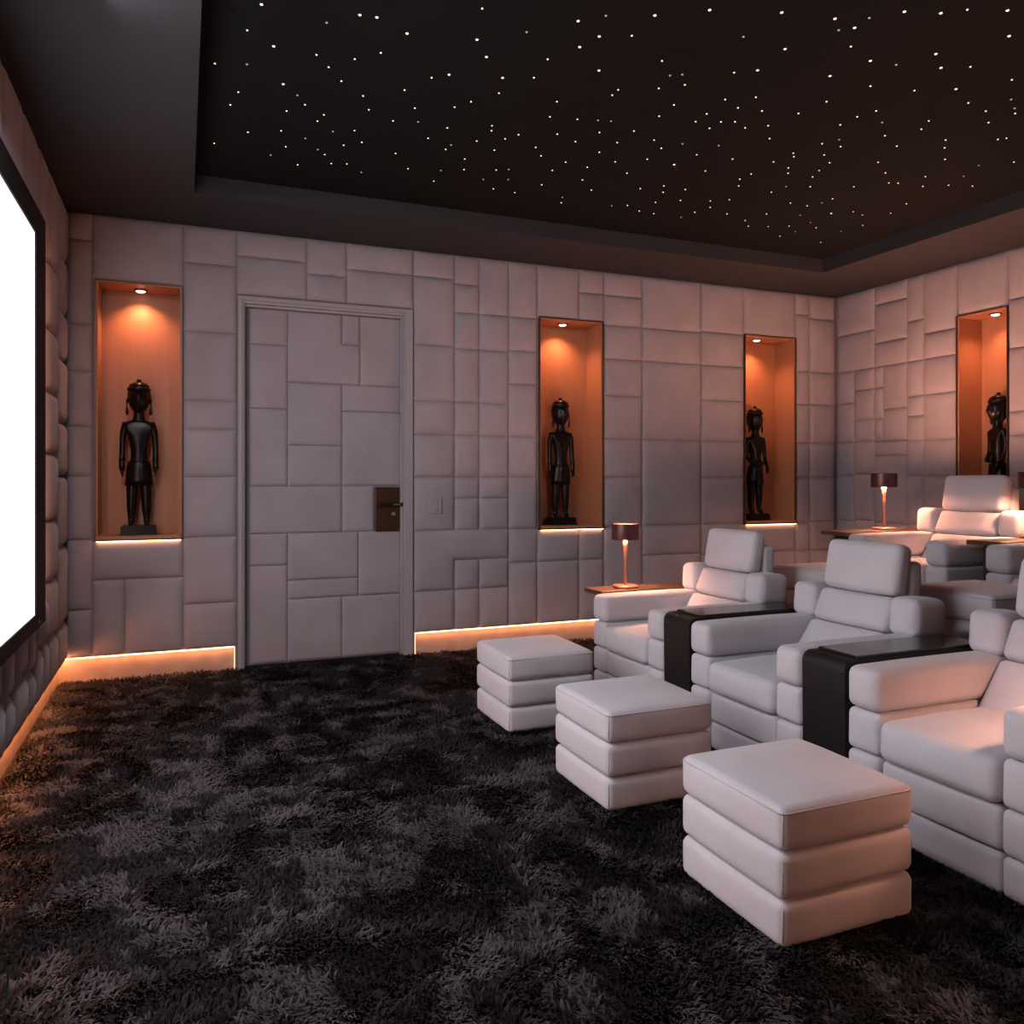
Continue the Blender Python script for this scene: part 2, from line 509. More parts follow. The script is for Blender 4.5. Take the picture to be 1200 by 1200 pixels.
STARS = [
    (0.3, 3.44, 2), (0.26, 3.66, 1), (0.38, 3.75, 2), (0.14, 4.01, 1), (0.28, 3.96, 0), (0.57, 3.75, 1),
    (0.64, 3.84, 1), (0.46, 4.09, 2), (0.72, 3.95, 1), (0.26, 4.26, 1), (0.23, 4.42, 1), (0.59, 4.27, 1),
    (0.51, 4.38, 1), (0.7, 4.35, 1), (0.68, 4.44, 1), (0.34, 4.73, 1), (0.51, 4.64, 1), (0.17, 4.96, 1),
    (0.56, 4.85, 1), (0.65, 4.69, 0), (0.79, 4.88, 1), (0.74, 4.82, 0), (0.66, 5.1, 1), (0.85, 5, 1), (0.94, 4.97, 1),
    (0.78, 4.54, 0), (0.87, 4.7, 1), (0.96, 4.62, 1), (0.89, 4.48, 1), (1.05, 5.07, 0), (0.85, 4.06, 1),
    (0.91, 4.2, 1), (0.74, 3.72, 1), (0.57, 3.47, 0), (0.69, 3.36, 2), (0.76, 3.35, 2), (0.91, 3.42, 2),
    (0.84, 3.62, 1), (1.06, 4.28, 1), (1.18, 4.7, 1), (1.31, 4.9, 1), (1.13, 4.09, 1), (1.19, 4.24, 0),
    (1.03, 3.92, 1), (1.12, 3.75, 1), (1.19, 3.69, 2), (1.32, 4, 1), (1.38, 3.91, 1), (1.36, 4.25, 1), (1.3, 4.42, 1),
    (1.44, 4.53, 1), (1.45, 4.46, 0), (1.59, 4.62, 1), (1.64, 4.78, 1), (1.52, 5.04, 1), (1.51, 4.85, 0),
    (1.15, 3.12, 1), (1.21, 3.35, 2), (1.3, 3.47, 2), (1.44, 3.62, 2), (1.48, 3.77, 1), (1.58, 4.13, 1),
    (1.6, 4.19, 1), (1.57, 4.35, 1), (1.71, 4.43, 1), (1.83, 4.71, 1), (1.81, 4.89, 0), (1.93, 5.02, 1),
    (1.96, 4.83, 0), (1.9, 4.67, 0), (2.09, 5.03, 1), (1.71, 4.26, 1), (1.76, 4.18, 1), (1.39, 3.21, 0),
    (1.58, 3.56, 1), (1.57, 3.38, 1), (1.79, 3.74, 1), (1.83, 3.91, 1), (1.96, 4.09, 1), (1.92, 4.3, 1), (2, 4.4, 1),
    (2.16, 4.58, 1), (2.2, 4.83, 1), (2.47, 5.09, 1), (2.43, 4.99, 0), (2.18, 4.43, 1), (2.1, 4.14, 1),
    (1.98, 3.88, 1), (2.41, 4.65, 1), (2.34, 4.45, 1), (2.55, 4.79, 1), (1.56, 3.05, 2), (1.66, 3.23, 2),
    (0.49, 5.01, 0), (0.54, 4.18, 0), (1.7, 3.12, 2), (1.83, 3.06, 1), (1.84, 2.89, 2), (2.03, 2.77, 2),
    (1.65, 2.97, 0), (1.84, 3.38, 2), (2.02, 3.57, 1), (2.02, 3.51, 1), (2.17, 3.98, 1), (2.33, 4.06, 1),
    (2.3, 4.22, 1), (2.46, 4.31, 1), (2.62, 4.44, 1), (2.34, 3.89, 1), (2.16, 3.83, 0), (2.09, 3.85, 0),
    (2.07, 3.19, 1), (2.2, 3.42, 1), (2.18, 3.29, 0), (2.23, 3.26, 0), (2.3, 3.34, 1), (2.37, 3.54, 1),
    (2.37, 3.68, 1), (2.51, 3.95, 1), (2.61, 4.03, 1), (2.62, 4.2, 1), (2.82, 4.21, 2), (2.84, 4.64, 1),
    (2.96, 4.54, 1), (3.02, 4.64, 1), (3.08, 4.83, 1), (3.2, 5.04, 1), (2.93, 4.96, 1), (2.83, 5.01, 0),
    (3.07, 5.03, 1), (3.13, 4.54, 1), (3.22, 4.73, 1), (3.43, 5.03, 0), (3.46, 4.9, 1), (2.86, 4.03, 1),
    (3.06, 4.22, 1), (2.69, 3.93, 0), (2.59, 3.66, 1), (2.59, 3.56, 1), (2.71, 3.7, 1), (2.72, 3.61, 1),
    (2.79, 3.58, 1), (2.58, 3.39, 1), (2.7, 3.44, 1), (2.89, 3.62, 1), (2.9, 3.87, 0), (2.45, 3.15, 1),
    (2.54, 3.09, 2), (2.71, 3.31, 1), (2.84, 3.42, 1), (2.32, 2.67, 2), (2.53, 2.89, 2), (2.29, 2.88, 0),
    (2.99, 3.55, 1), (3.11, 3.68, 1), (3.1, 4, 1), (3.36, 4.15, 1), (3.35, 4.25, 1), (3.42, 4.35, 1), (3.53, 4.59, 1),
    (3.7, 4.84, 1), (3.42, 4.66, 1), (3.5, 4.77, 1), (3.92, 4.91, 1), (4.03, 5.01, 1), (3.97, 4.73, 1),
    (4.18, 4.96, 1), (3.7, 4.36, 1), (3.36, 3.94, 1), (4.43, 5.12, 1), (4.32, 4.89, 1), (4.46, 4.98, 0),
    (3.97, 4.48, 1), (3.72, 4.24, 0), (3.51, 3.98, 1), (3.57, 4.05, 1), (3.38, 3.79, 1), (3.42, 3.83, 1),
    (3.04, 3.37, 1), (4.22, 4.66, 0), (4.12, 4.48, 1), (3.87, 4.18, 1), (3.76, 4.04, 1), (3.72, 3.94, 1),
    (3.44, 3.62, 1), (3.57, 3.74, 1), (3.69, 3.82, 1), (3.08, 3.21, 1), (2.9, 3, 2), (2.56, 2.62, 2), (2.64, 2.68, 0),
    (2.69, 2.64, 2), (2.79, 2.76, 1), (2.69, 2.56, 0), (2.97, 2.82, 2), (3.16, 3, 1), (3.36, 3.28, 1),
    (3.35, 3.39, 1), (3.49, 3.54, 0), (3.57, 3.61, 1), (3.4, 3.19, 1), (3.54, 3.28, 0), (3.69, 3.4, 1),
    (3.87, 3.48, 1), (3.96, 3.7, 1), (4.14, 3.81, 1), (4.3, 3.93, 1), (4.36, 3.91, 1), (4.14, 4.07, 1),
    (4.52, 4.45, 1), (4.18, 4.3, 1), (4.4, 4.54, 2), (4.17, 4.39, 0), (4.54, 4.84, 1), (4.41, 4.76, 0),
    (4.85, 5.12, 1), (4.79, 4.84, 0), (4.83, 4.66, 1), (4.64, 4.48, 1), (4.8, 4.37, 1), (4.74, 4.18, 1),
    (4.56, 3.89, 1), (4.43, 3.76, 1), (3.81, 3.26, 1), (3.76, 3.17, 1), (3.4, 2.95, 1), (3.11, 2.8, 0),
    (2.79, 2.47, 2), (2.94, 2.42, 2), (3.02, 2.36, 1), (3.2, 2.66, 2), (3.33, 2.74, 2), (3.58, 2.86, 2),
    (3.77, 2.94, 1), (3.45, 2.68, 1), (4.06, 3.31, 1), (4.15, 3.39, 1), (4.3, 3.51, 1), (4.7, 3.81, 1),
    (4.65, 3.66, 0), (4.86, 3.76, 1), (4.58, 3.5, 0), (3.94, 2.97, 1), (4.08, 3.06, 1), (4.33, 3.19, 1),
    (4.36, 3.16, 1), (4.73, 3.38, 1), (4.11, 2.93, 1), (4.05, 2.89, 0), (3.94, 2.83, 0), (3.75, 2.69, 1),
    (3.37, 2.43, 2), (3.18, 2.3, 2),
]


# ------------------------------------------------------------------ room shell
def wall_with_holes(name, frame, a0, a1, b0, b1, holes, depth, mat='groove'):
    """solid wall made of blocks around its openings"""
    A = sorted({a0, a1, *[h[0] for h in holes], *[h[1] for h in holes]})
    B = sorted({b0, b1, *[h[2] for h in holes], *[h[3] for h in holes]})
    bm = bmesh.new()
    for i in range(len(A) - 1):
        for j in range(len(B) - 1):
            ca, cb = (A[i] + A[i + 1]) / 2, (B[j] + B[j + 1]) / 2
            if any(h[0] < ca < h[1] and h[2] < cb < h[3] for h in holes):
                continue
            pts = [frame(a, b, h) for h in (-depth, 0) for b in (B[j], B[j + 1]) for a in (A[i], A[i + 1])]
            lo = [min(p[k] for p in pts) for k in range(3)]
            hi = [max(p[k] for p in pts) for k in range(3)]
            add_box(bm, lo[0], hi[0], lo[1], hi[1], lo[2], hi[2])
    bmesh.ops.remove_doubles(bm, verts=bm.verts[:], dist=1e-5)
    o = mesh_obj(name, bm, mat)
    o['kind'] = 'structure'
    return o


NICHES = [(-0.556, -0.006), (2.81, 3.419), (4.958, 5.565)]
NZ0, NZ1, ND = 0.99, 2.79, 0.27
DOOR_X0, DOOR_X1, DOOR_Z = 0.377, 1.698, 2.76
BH, BREC = 0.178, 0.030      # baseboard height, and how far it sits behind the pads' backing
RY = 5.02                    # the riser stops here; an aisle runs along the door wall

wall_back = wall_with_holes('wall_back', F_back, XL - 0.5, XR + 0.5, 0, SOF + 0.3,
                            [(a, b, NZ0, NZ1) for a, b in NICHES] + [(DOOR_X0, DOOR_X1, 0.0, DOOR_Z),
                             (XL - 0.04, DOOR_X0 - 0.02, 0.0, BH), (DOOR_X1 + 0.02, XR + 0.1, 0.0, BH)], 0.42)
N4 = (4.403, 4.852)
wall_right = wall_with_holes('wall_right', F_right, YB, D, 0, SOF + 0.3, [(N4[0], N4[1], NZ0, NZ1)], 0.42)
wall_left = wall_with_holes('wall_left', F_left, YB, D, 0, SOF + 0.3, [(YB, D, 0.0, BH)], 0.3)
wall_front = wall_with_holes('wall_front', lambda a, b, h: Vector((a, YB + h, b)), XL - 0.5, XR + 0.5, 0, SOF + 0.3, [], 0.3, 'front_wall')

# pads on the door wall
for a0, a1, b0, b1 in BACK_PADS:
    pad([(a0, a1, b0, b1)], wall_back, F_back)
pad([(1.709, 2.528, 0.749, 0.997), (1.709, 2.052, 0.507, 0.997)], wall_back, F_back)
# pads on the wall behind the second row
for a0, a1, b0, b1 in RIGHT_PADS:
    pad([(a0, a1, b0, b1)], wall_right, F_right)
rr = random.Random(4)
a = 3.862
for wcol in (0.42, 0.3, 0.52, 0.26, 0.46):          # the same wall carries on past the frame
    z = 0.54
    while z < SOF - 0.05:
        hgt = rr.choice((0.3, 0.42, 0.55, 0.7))
        z1 = z + hgt if SOF - z - hgt > 0.22 else SOF
        pad([(a - wcol, a, z, z1)], wall_right, F_right)
        z = z1
    a -= wcol
# pads on the screen wall: plumper, staggered
LB, LE = 0.052, 0.06
for y0, y1, zz in (
        (5.73, 6.19, (0.178, 0.456, 0.966, 1.429, 1.776, 2.193, 2.506, 2.865, SOF)),
        (5.36, 5.73, (0.178, 0.456, 0.80, 1.158, 1.561, 1.93, 2.30, 2.69, SOF)),
        (5.14, 5.36, (0.178, 0.475, 0.72)), (4.90, 5.14, (0.178, 0.475)), (4.99, 5.36, (2.75, SOF)),
        (4.68, 4.90, (0.178, 0.40)), (4.33, 4.68, (0.178, 0.43)), (4.12, 4.33, (0.178, 0.41)),
        (3.76, 4.12, (0.178, 0.44)), (3.50, 3.76, (0.178, 0.40)), (3.1, 3.5, (0.178, 0.45)),
        (4.90, 5.14, (0.475, 0.74)), (4.68, 4.90, (0.40, 0.74)), (4.33, 4.68, (0.43, 0.74)),
        (4.05, 4.33, (0.41, 0.74)), (3.76, 4.05, (0.44, 0.74)), (3.4, 3.76, (0.44, 0.74)),
        (4.55, 4.99, (2.75, SOF)), (4.05, 4.55, (2.75, SOF)), (3.6, 4.05, (2.75, SOF)), (3.2, 3.6, (2.75, SOF))):
    for z0, z1 in zip(zz, zz[1:]):
        pad([(y0, y1, z0, z1)], wall_left, F_left, LB, LE)

# niche linings, ledges and their strips
def niche(parent, frame, a0, a1):
    t = 0.012
    bm = bmesh.new()
    def fb(u0, u1, v0, v1, h0, h1):
        pts = [frame(a, b, h) for a in (u0, u1) for b in (v0, v1) for h in (h0, h1)]
        lo = [min(p[k] for p in pts) for k in range(3)]; hi = [max(p[k] for p in pts) for k in range(3)]
        add_box(bm, lo[0], hi[0], lo[1], hi[1], lo[2], hi[2])
    fb(a0, a1, NZ0, NZ1, -ND - 0.02, -ND)
    fb(a0, a0 + t, NZ0, NZ1, -ND, 0.006)
    fb(a1 - t, a1, NZ0, NZ1, -ND, 0.006)
    fb(a0 + t, a1 - t, NZ1 - t, NZ1, -ND, 0.006)
    mesh_obj('niche_lining', bm, 'niche', parent)
    bm = bmesh.new()
    fb(a0 + t, a1 - t, NZ0, NZ0 + 0.022, -ND, 0.03)
    o = mesh_obj('niche_shelf', bm, 'niche', parent)
    bm = bmesh.new()
    for q in ((a0 - 0.006, a0 + 0.001), (a1 - 0.001, a1 + 0.006)):
        fb(*q, NZ0, NZ1 + 0.006, 0.002, 0.024)
    fb(a0, a1, NZ1 - 0.001, NZ1 + 0.006, 0.002, 0.024)
    fb(a0 - 0.012, a1 + 0.012, NZ0 - 0.012, NZ0, 0.0, 0.034)
    mesh_obj('niche_trim', bm, 'niche_trim', parent)
    bm = bmesh.new()
    fb(a0 + 0.005, a1 - 0.005, NZ0 - 0.016, NZ0 - 0.012, 0.020, 0.034)
    mesh_obj('led_strip', bm, 'ledge_led', parent)


for a, b in NICHES:
    niche(wall_back, F_back, a, b)
niche(wall_right, F_right, *N4)

# floor and riser
bm = bmesh.new(); add_box(bm, XL - 0.5, XR + 0.5, YB - 0.3, D + 0.5, -0.1, 0.0)
floor = mesh_obj('floor', bm, 'riser'); floor['kind'] = 'structure'
riser = box('floor_riser', (RX, XR, YB, RY, 0.0, RZ), 'riser'); riser['kind'] = 'structure'

# ceiling: soffit ring and raised star panel
CX0, CX1, CY0, CY1 = 0.068, 5.245, YB + 0.75, 5.51
bm = bmesh.new()
add_box(bm, XL, CX0, YB, D, SOF, SOF + 0.2)
add_box(bm, CX1, XR, YB, D, SOF, SOF + 0.2)
add_box(bm, CX0, CX1, CY1, D, SOF, SOF + 0.2)
add_box(bm, CX0, CX1, YB, CY0, SOF, SOF + 0.2)
ceiling = mesh_obj('ceiling', bm, 'ceiling'); ceiling['kind'] = 'structure'
bm = bmesh.new(); add_box(bm, CX0, CX1, CY0, CY1, STAR_Z, STAR_Z + 0.05)
star_panel = mesh_obj('star_panel', bm, 'star_panel', ceiling)
star_mesh = []
for rad, mt in ((0.0052, 'star_dim'), (0.0045, 'star'), (0.0068, 'star')):
    bm = bmesh.new()
    lathe(bm, [(rad, 0.0), (rad, -0.002), (rad * 0.6, -0.004)], 8)
    me = bpy.data.meshes.new('star_light'); bm.to_mesh(me); bm.free(); me.materials.append(M[mt])
    star_mesh.append(me)
more = random.Random(12)                              # the same sky goes on over the camera
STARS += [(more.uniform(0.3, 5.0), more.uniform(-0.6, 1.5), more.choice((0, 1, 1, 2))) for _ in range(40)]
for x, y, k in STARS:
    o = bpy.data.objects.new('star_light', star_mesh[k]); COL.objects.link(o)
    o.parent = star_panel
    o.location = (x, y, STAR_Z)

# baseboards with the cove strip hung under the pads
def baseboard(name, lo, hi, strip, caps=()):
    o = box(name, (*lo, *hi) if False else (lo[0], hi[0], lo[1], hi[1], lo[2], hi[2]), 'baseboard')
    o['kind'] = 'structure'
    box('led_strip', strip, 'led_screen_wall' if name == 'baseboard_left' else 'led', o)
    for c in caps:
        box('led_end_strip', c, 'led_end', o)
    return o


q = BREC
baseboard('baseboard_back', (XL - q, D + q, 0), (0.356, D + q + 0.02, BH), (XL - q + 0.01, 0.350, D - 0.004, D + 0.012, BH - 0.004, BH - 0.0005),
          [(0.350, 0.356, D - 0.004, D + 0.010, 0.01, BH - 0.002)])
baseboard('baseboard_back', (1.718, D + q, 0), (XR, D + q + 0.02, BH), (1.726, XR - 0.02, D - 0.004, D + 0.012, BH - 0.004, BH - 0.0005),
          [(1.719, 1.725, D - 0.004, D + 0.010, 0.01, BH - 0.002)])
baseboard('baseboard_left', (XL - q - 0.02, YB, 0), (XL - q, D + q, BH), (XL - 0.012, XL + 0.004, YB, D + q - 0.012, BH - 0.004, BH - 0.0005))
baseboard('baseboard_right', (XR - 0.006, YB, RZ), (XR, RY, 0.54), (XR - 0.026, XR - 0.014, YB, RY - 0.01, 0.532, 0.539))
baseboard('baseboard_right', (XR - 0.006, RY, 0), (XR, D - 0.006, BH), (XR - 0.026, XR - 0.014, RY + 0.01, D - 0.03, BH - 0.008, BH - 0.001))

# ------------------------------------------------------------------ door
door = empty('door_1', (0, 0, 0)); door['kind'] = 'structure'
DY = 6.295
bm = bmesh.new(); add_box(bm, 0.40, 1.64, DY, DY + 0.05, 0.012, 2.72)
mesh_obj('door_leaf', bm, 'groove', door)
F_door = lambda a, b, h: Vector((a, DY - h, b))
for a0, a1, b0, b1 in DOOR_PADS:
    pad([(a0, a1, b0, b1)], door, F_door, 0.02, 0.03)
pad([(0.739, 1.151, 2.152, 2.696), (0.739, 1.292, 2.152, 2.465)], door, F_door, 0.02, 0.03)
pad([(1.151, 1.292, 2.465, 2.696)], door, F_door, 0.02, 0.03)
pad([(1.151, 1.405, 0.997, 1.358)], door, F_door, 0.02, 0.03)
# frame: flat casing, stepped stop inside the reveal
bm = bmesh.new()
x0, x1, zt = DOOR_X0, DOOR_X1, DOOR_Z
ci = 0.045                                         # casing width
for sx0, sx1 in ((x0, x0 + ci), (x1 - 0.075, x1)):
    add_box(bm, sx0, sx1, D - 0.012, D + 0.02, 0, zt)
add_box(bm, x0 + ci, x1 - 0.075, D - 0.012, D + 0.02, zt - 0.05, zt)
for sx0, sx1 in ((x0, x0 + 0.030), (x1 - 0.060, x1)):
    add_box(bm, sx0, sx1, D - 0.024, D - 0.012, 0, zt)
add_box(bm, x0 + 0.03, x1 - 0.06, D - 0.024, D - 0.012, zt - 0.032, zt)
for sx0, sx1 in ((x0, x0 + 0.055), (x1 - 0.09, x1)):
    add_box(bm, sx0, sx1, D + 0.02, DY - 0.012, 0, zt)
add_box(bm, x0 + 0.055, x1 - 0.09, D + 0.02, DY - 0.012, zt - 0.068, zt)
bmesh.ops.bevel(bm, geom=[e for e in bm.edges], offset=0.002, segments=1, affect='EDGES')
mesh_obj('door_frame', bm, 'frame_paint', door)
plate = box('lock_plate', (1.409, 1.612, DY - 0.030, DY - 0.006, 0.998, 1.345), 'lock', door, 0.004)
bm = bmesh.new()
add_box(bm, 1.43, 1.635, DY - 0.078, DY - 0.062, 1.195, 1.222)
bmesh.ops.bevel(bm, geom=bm.edges[:], offset=0.005, segments=2, affect='EDGES')
add_box(bm, 1.585, 1.607, DY - 0.066, DY - 0.028, 1.198, 1.219)
mesh_obj('door_handle', bm, 'handle', plate)
box('handle_badge', (1.545, 1.60, DY - 0.081, DY - 0.0775, 1.203, 1.214), 'steel', plate)
bm = bmesh.new()
lathe(bm, [(0.017, 0), (0.017, 0.012), (0.012, 0.014)], 16)
cyl = mesh_obj('lock_cylinder', bm, 'steel', plate)
cyl.rotation_euler = (PI / 2, 0, 0); cyl.location = (1.556, DY - 0.029, 1.133)

# light switch on the pad right of the door
sw = tag(empty('light_switch', (1.882, D - 0.026, 1.20)), 'taupe light switch on the padded wall just right of the door', 'light switch')
box('switch_plate', (-0.056, 0.056, -0.014, 0.002, -0.068, 0.068), 'switch', sw, 0.004)
rk = box('rocker', (-0.032, 0.018, -0.021, -0.012, -0.045, 0.045), 'switch', sw, 0.004)
bm = bmesh.new(); lathe(bm, [(0.008, 0), (0.008, 0.004), (0.005, 0.006)], 12)
o = mesh_obj('indicator', bm, 'steel', sw); o.rotation_euler = (PI / 2, 0, 0); o.location = (-0.008, -0.0208, 0.008)
box('switch_rail', (0.034, 0.046, -0.022, -0.012, -0.062, 0.062), 'switch', sw, 0.003)

# ------------------------------------------------------------------ cinema screen
scr = tag(empty('cinema_screen', (XL + 0.05, 2.98, 1.7)), 'large glowing white cinema screen in a wide black frame on the left wall', 'screen')
SY0, SY1 = 1.55, 4.727
def sl(p): return (p[0] - scr.location[0], p[1] - scr.location[0 + 1], p[2] - scr.location[2])
def sbox(name, b, mat, parent, bev=0):
    ox, oy, oz = scr.location
    return box(name, (b[0] - ox, b[1] - ox, b[2] - oy, b[3] - oy, b[4] - oz, b[5] - oz), mat, parent, bev)
bm = bmesh.new()
ox, oy, oz = scr.location
for y0, y1, z0, z1 in ((SY1, SY1 + 0.30, 0.632, 2.816), (SY0 - 0.30, SY0, 0.632, 2.816), (SY0, SY1, 0.632, 0.710), (SY0, SY1, 2.670, 2.816)):
    add_box(bm, XL + 0.02 - ox, -0.694 - ox, y0 - oy, y1 - oy, z0 - oz, z1 - oz)
bmesh.ops.remove_doubles(bm, verts=bm.verts[:], dist=1e-5)
mesh_obj('screen_frame', bm, 'screen_frame', scr)
sbox('screen_fabric', (XL + 0.03, -0.702, SY0, SY1, 0.710, 2.670), 'screen', scr)
sbox('bias_strip', (XL + 0.030, XL + 0.050, SY1 + 0.301, SY1 + 0.306, 0.68, 2.78), 'bias_led', scr)
sbox('frame_badge', (-0.695, -0.692, 4.80, 4.83, 0.655, 0.668), 'steel', scr)

# ------------------------------------------------------------------ niche spotlights
def spot(loc, rz, label, power):
    t = tag(empty('spotlight', loc, rz), label, 'spotlight', 'spotlights in the niche tops')
    bm = bmesh.new()
    lathe(bm, [(0.048, 0), (0.048, -0.005), (0.042, -0.009), (0.034, -0.009), (0.031, -0.003)], 24, cap0=True, cap1=True)
    mesh_obj('rim', bm, 'niche_trim', t)
    bm = bmesh.new()
    lathe(bm, [(0.033, -0.0035), (0.031, -0.010), (0.018, -0.017)], 24)
    mesh_obj('lens', bm, 'spot_lens', t)
    l = bpy.data.lights.new('spot_beam', 'SPOT')
    l.energy, l.color = power, WARM
    l.spot_size, l.spot_blend = math.radians(132), 1.0
    l.shadow_soft_size = 0.02
    o = bpy.data.objects.new('spot_beam', l); COL.objects.link(o)
    o.parent = t; o.location = (0, 0, -0.03)
    return t


SZ = NZ1 - 0.012
spot((-0.281, D + 0.165, SZ), 0, 'small orange spotlight in the top of the niche left of the door', SPOT_W)
spot((3.10, D + 0.135, SZ), 0, 'small orange spotlight in the niche top above the table lamp nearest the door', SPOT_W)
spot((5.20, D + 0.115, SZ), 0, 'small orange spotlight in the narrow niche nearest the room corner', SPOT_W)
spot((XR + 0.115, 4.60, SZ), PI / 2, 'small orange spotlight in the niche on the wall behind the rear chairs', SPOT_W * 0.7)

# ------------------------------------------------------------------ statues
def statue_body(bent):
    """carved standing figure, plinth top at z = 0, facing -Y"""
    sk = bmesh.new()
    lay = sk.verts.layers.skin.verify()
    def V(p, rx, ry=None):
        v = sk.verts.new(p); v[lay].radius = (rx, ry or rx); return v
    def chain(a, pts):
        for p, rx, ry in pts:
            b = V(p, rx, ry); sk.edges.new((a, b)); a = b
        return a
    pel = V((0, 0, 0.40), 0.080, 0.058); pel[lay].use_root = True
    chest = chain(pel, [((0, 0, 0.47), 0.062, 0.048), ((0, -0.003, 0.54), 0.055, 0.044), ((0, -0.004, 0.63), 0.078, 0.052),
                        ((0, 0, 0.70), 0.086, 0.050)])
    chain(chest, [((0, 0, 0.752), 0.045, 0.040), ((0, -0.004, 0.80), 0.036, 0.036), ((0, -0.006, 0.86), 0.040, 0.042)])
    for s in (-1, 1):
        sh = chain(chest, [((s * 0.088, 0, 0.722), 0.035, 0.034)])
        if bent and True:
            if s < 0:
                chain(sh, [((-0.105, 0.0, 0.64), 0.022, 0.024), ((-0.107, -0.005, 0.55), 0.019, 0.021), ((-0.085, -0.045, 0.495), 0.017, 0.018),
                           ((-0.035, -0.072, 0.485), 0.014, 0.017), ((0.005, -0.078, 0.487), 0.011, 0.017)])
            else:
                chain(sh, [((0.105, 0.0, 0.64), 0.022, 0.024), ((0.108, -0.008, 0.55), 0.019, 0.021), ((0.104, -0.040, 0.480), 0.016, 0.018),
                           ((0.095, -0.066, 0.455), 0.013, 0.018), ((0.088, -0.074, 0.425), 0.012, 0.016)])
        else:
            chain(sh, [((s * 0.104, 0.0, 0.65), 0.021, 0.024), ((s * 0.108, -0.004, 0.56), 0.019, 0.021), ((s * 0.110, -0.014, 0.475), 0.019, 0.021),
                       ((s * 0.110, -0.020, 0.435), 0.016, 0.022), ((s * 0.108, -0.024, 0.385), 0.017, 0.022)])
        chain(pel, [((s * 0.043, 0.002, 0.33), 0.043, 0.046), ((s * 0.047, 0.0, 0.20), 0.035, 0.038), ((s * 0.049, 0.004, 0.12), 0.031, 0.035),
                    ((s * 0.050, 0.006, 0.045), 0.021, 0.023), ((s * 0.052, -0.006, 0.015), 0.019, 0.024), ((s * 0.054, -0.052, 0.011), 0.019, 0.011)])
    me = bpy.data.meshes.new('tmp'); sk.to_mesh(me); sk.free()
    t = bpy.data.objects.new('tmp', me); COL.objects.link(t)
    t.modifiers.new('skin', 'SKIN').use_smooth_shade = True
    s2 = t.modifiers.new('sub', 'SUBSURF'); s2.levels = 2; s2.render_levels = 2
    dg = bpy.context.evaluated_depsgraph_get()
    body = bpy.data.meshes.new_from_object(t.evaluated_get(dg))
    bpy.data.objects.remove(t); bpy.data.meshes.remove(me)
    # head, carved from a sphere: long oval face with brow, nose, lips, chin, ears
    bm = bmesh.new(); bm.from_mesh(body)
    hd = bmesh.new()
    bmesh.ops.create_uvsphere(hd, u_segments=32, v_segments=24, radius=1)
    for v in hd.verts:
        x, y, z = v.co
        front = max(0, -y)
        wdt = 0.070 * (1 - 0.20 * max(0, -z) ** 2.2)
        px, py, pz = x * wdt, y * 0.072, z * 0.108
        if front > 0.2:
            n = math.exp(-(x / 0.16) ** 2) * math.exp(-((z + 0.05) / 0.24) ** 2) * 0.024
            brow = math.exp(-((z - 0.26) / 0.09) ** 2) * math.exp(-(x / 0.6) ** 2) * 0.008
            eye = -0.008 * (math.exp(-((x - 0.38) / 0.17) ** 2) + math.exp(-((x + 0.38) / 0.17) ** 2)) * math.exp(-((z - 0.10) / 0.09) ** 2)
            lip = 0.010 * math.exp(-(x / 0.28) ** 2) * (math.exp(-((z + 0.42) / 0.055) ** 2) + math.exp(-((z + 0.56) / 0.06) ** 2))
            chin = 0.010 * math.exp(-(x / 0.3) ** 2) * math.exp(-((z + 0.80) / 0.12) ** 2)
            py -= (n + brow + eye + lip + chin) * min(1, (front - 0.2) / 0.4)
        v.co = (px, py - 0.006, pz + 0.905)
    for s in (-1, 1):                                        # ears
        e = bmesh.ops.create_uvsphere(hd, u_segments=10, v_segments=8, radius=1)
        for v in e['verts']:
            v.co = (v.co.x * 0.009 + s * 0.067, v.co.y * 0.016 + 0.004, v.co.z * 0.030 + 0.905)
    tm = bpy.data.meshes.new('tmp'); hd.to_mesh(tm); hd.free()
    bm.from_mesh(tm); bpy.data.meshes.remove(tm)
    for f in bm.faces: f.smooth = True
    out = bpy.data.meshes.new('figure'); bm.to_mesh(out); bm.free()
    bpy.data.meshes.remove(body)
    out.materials.append(M['ebony'])
    return out


def fingers_bm(tips):
    """tips: list of (start, mid, end, radius) chains, one per finger, rooted in the palm"""
    bm = bmesh.new()
    for a, b, c, r in tips:
        tube(bm, [a, b, c], [r * 1.25, r * 1.15, r * 0.75], 6)
    return bm


def hand_down(s):
    x, y, z = s * 0.108, -0.024, 0.40
    out = []
    for k, (l, dy) in enumerate(((0.040, -0.016), (0.047, -0.006), (0.045, 0.005), (0.036, 0.014))):
        out.append(((x, y + dy, z), (x + s * 0.003, y + dy - 0.002, z - l * 0.55), (x - s * 0.004, y + dy - 0.004, z - l), 0.0062))
    out.append(((x, y - 0.012, z + 0.018), (x - s * 0.006, y - 0.026, z + 0.002), (x - s * 0.009, y - 0.030, z - 0.018), 0.0066))
    return out


def hand_belly():
    out = []
    for k, (l, dz) in enumerate(((0.040, 0.014), (0.047, 0.005), (0.045, -0.005), (0.036, -0.014))):
        out.append(((0.0, -0.080, 0.487 + dz), (l * 0.55, -0.083, 0.487 + dz), (l, -0.074, 0.486 + dz), 0.0062))
    out.append(((-0.015, -0.080, 0.497), (0.0, -0.088, 0.511), (0.014, -0.086, 0.516), 0.0062))
    return out


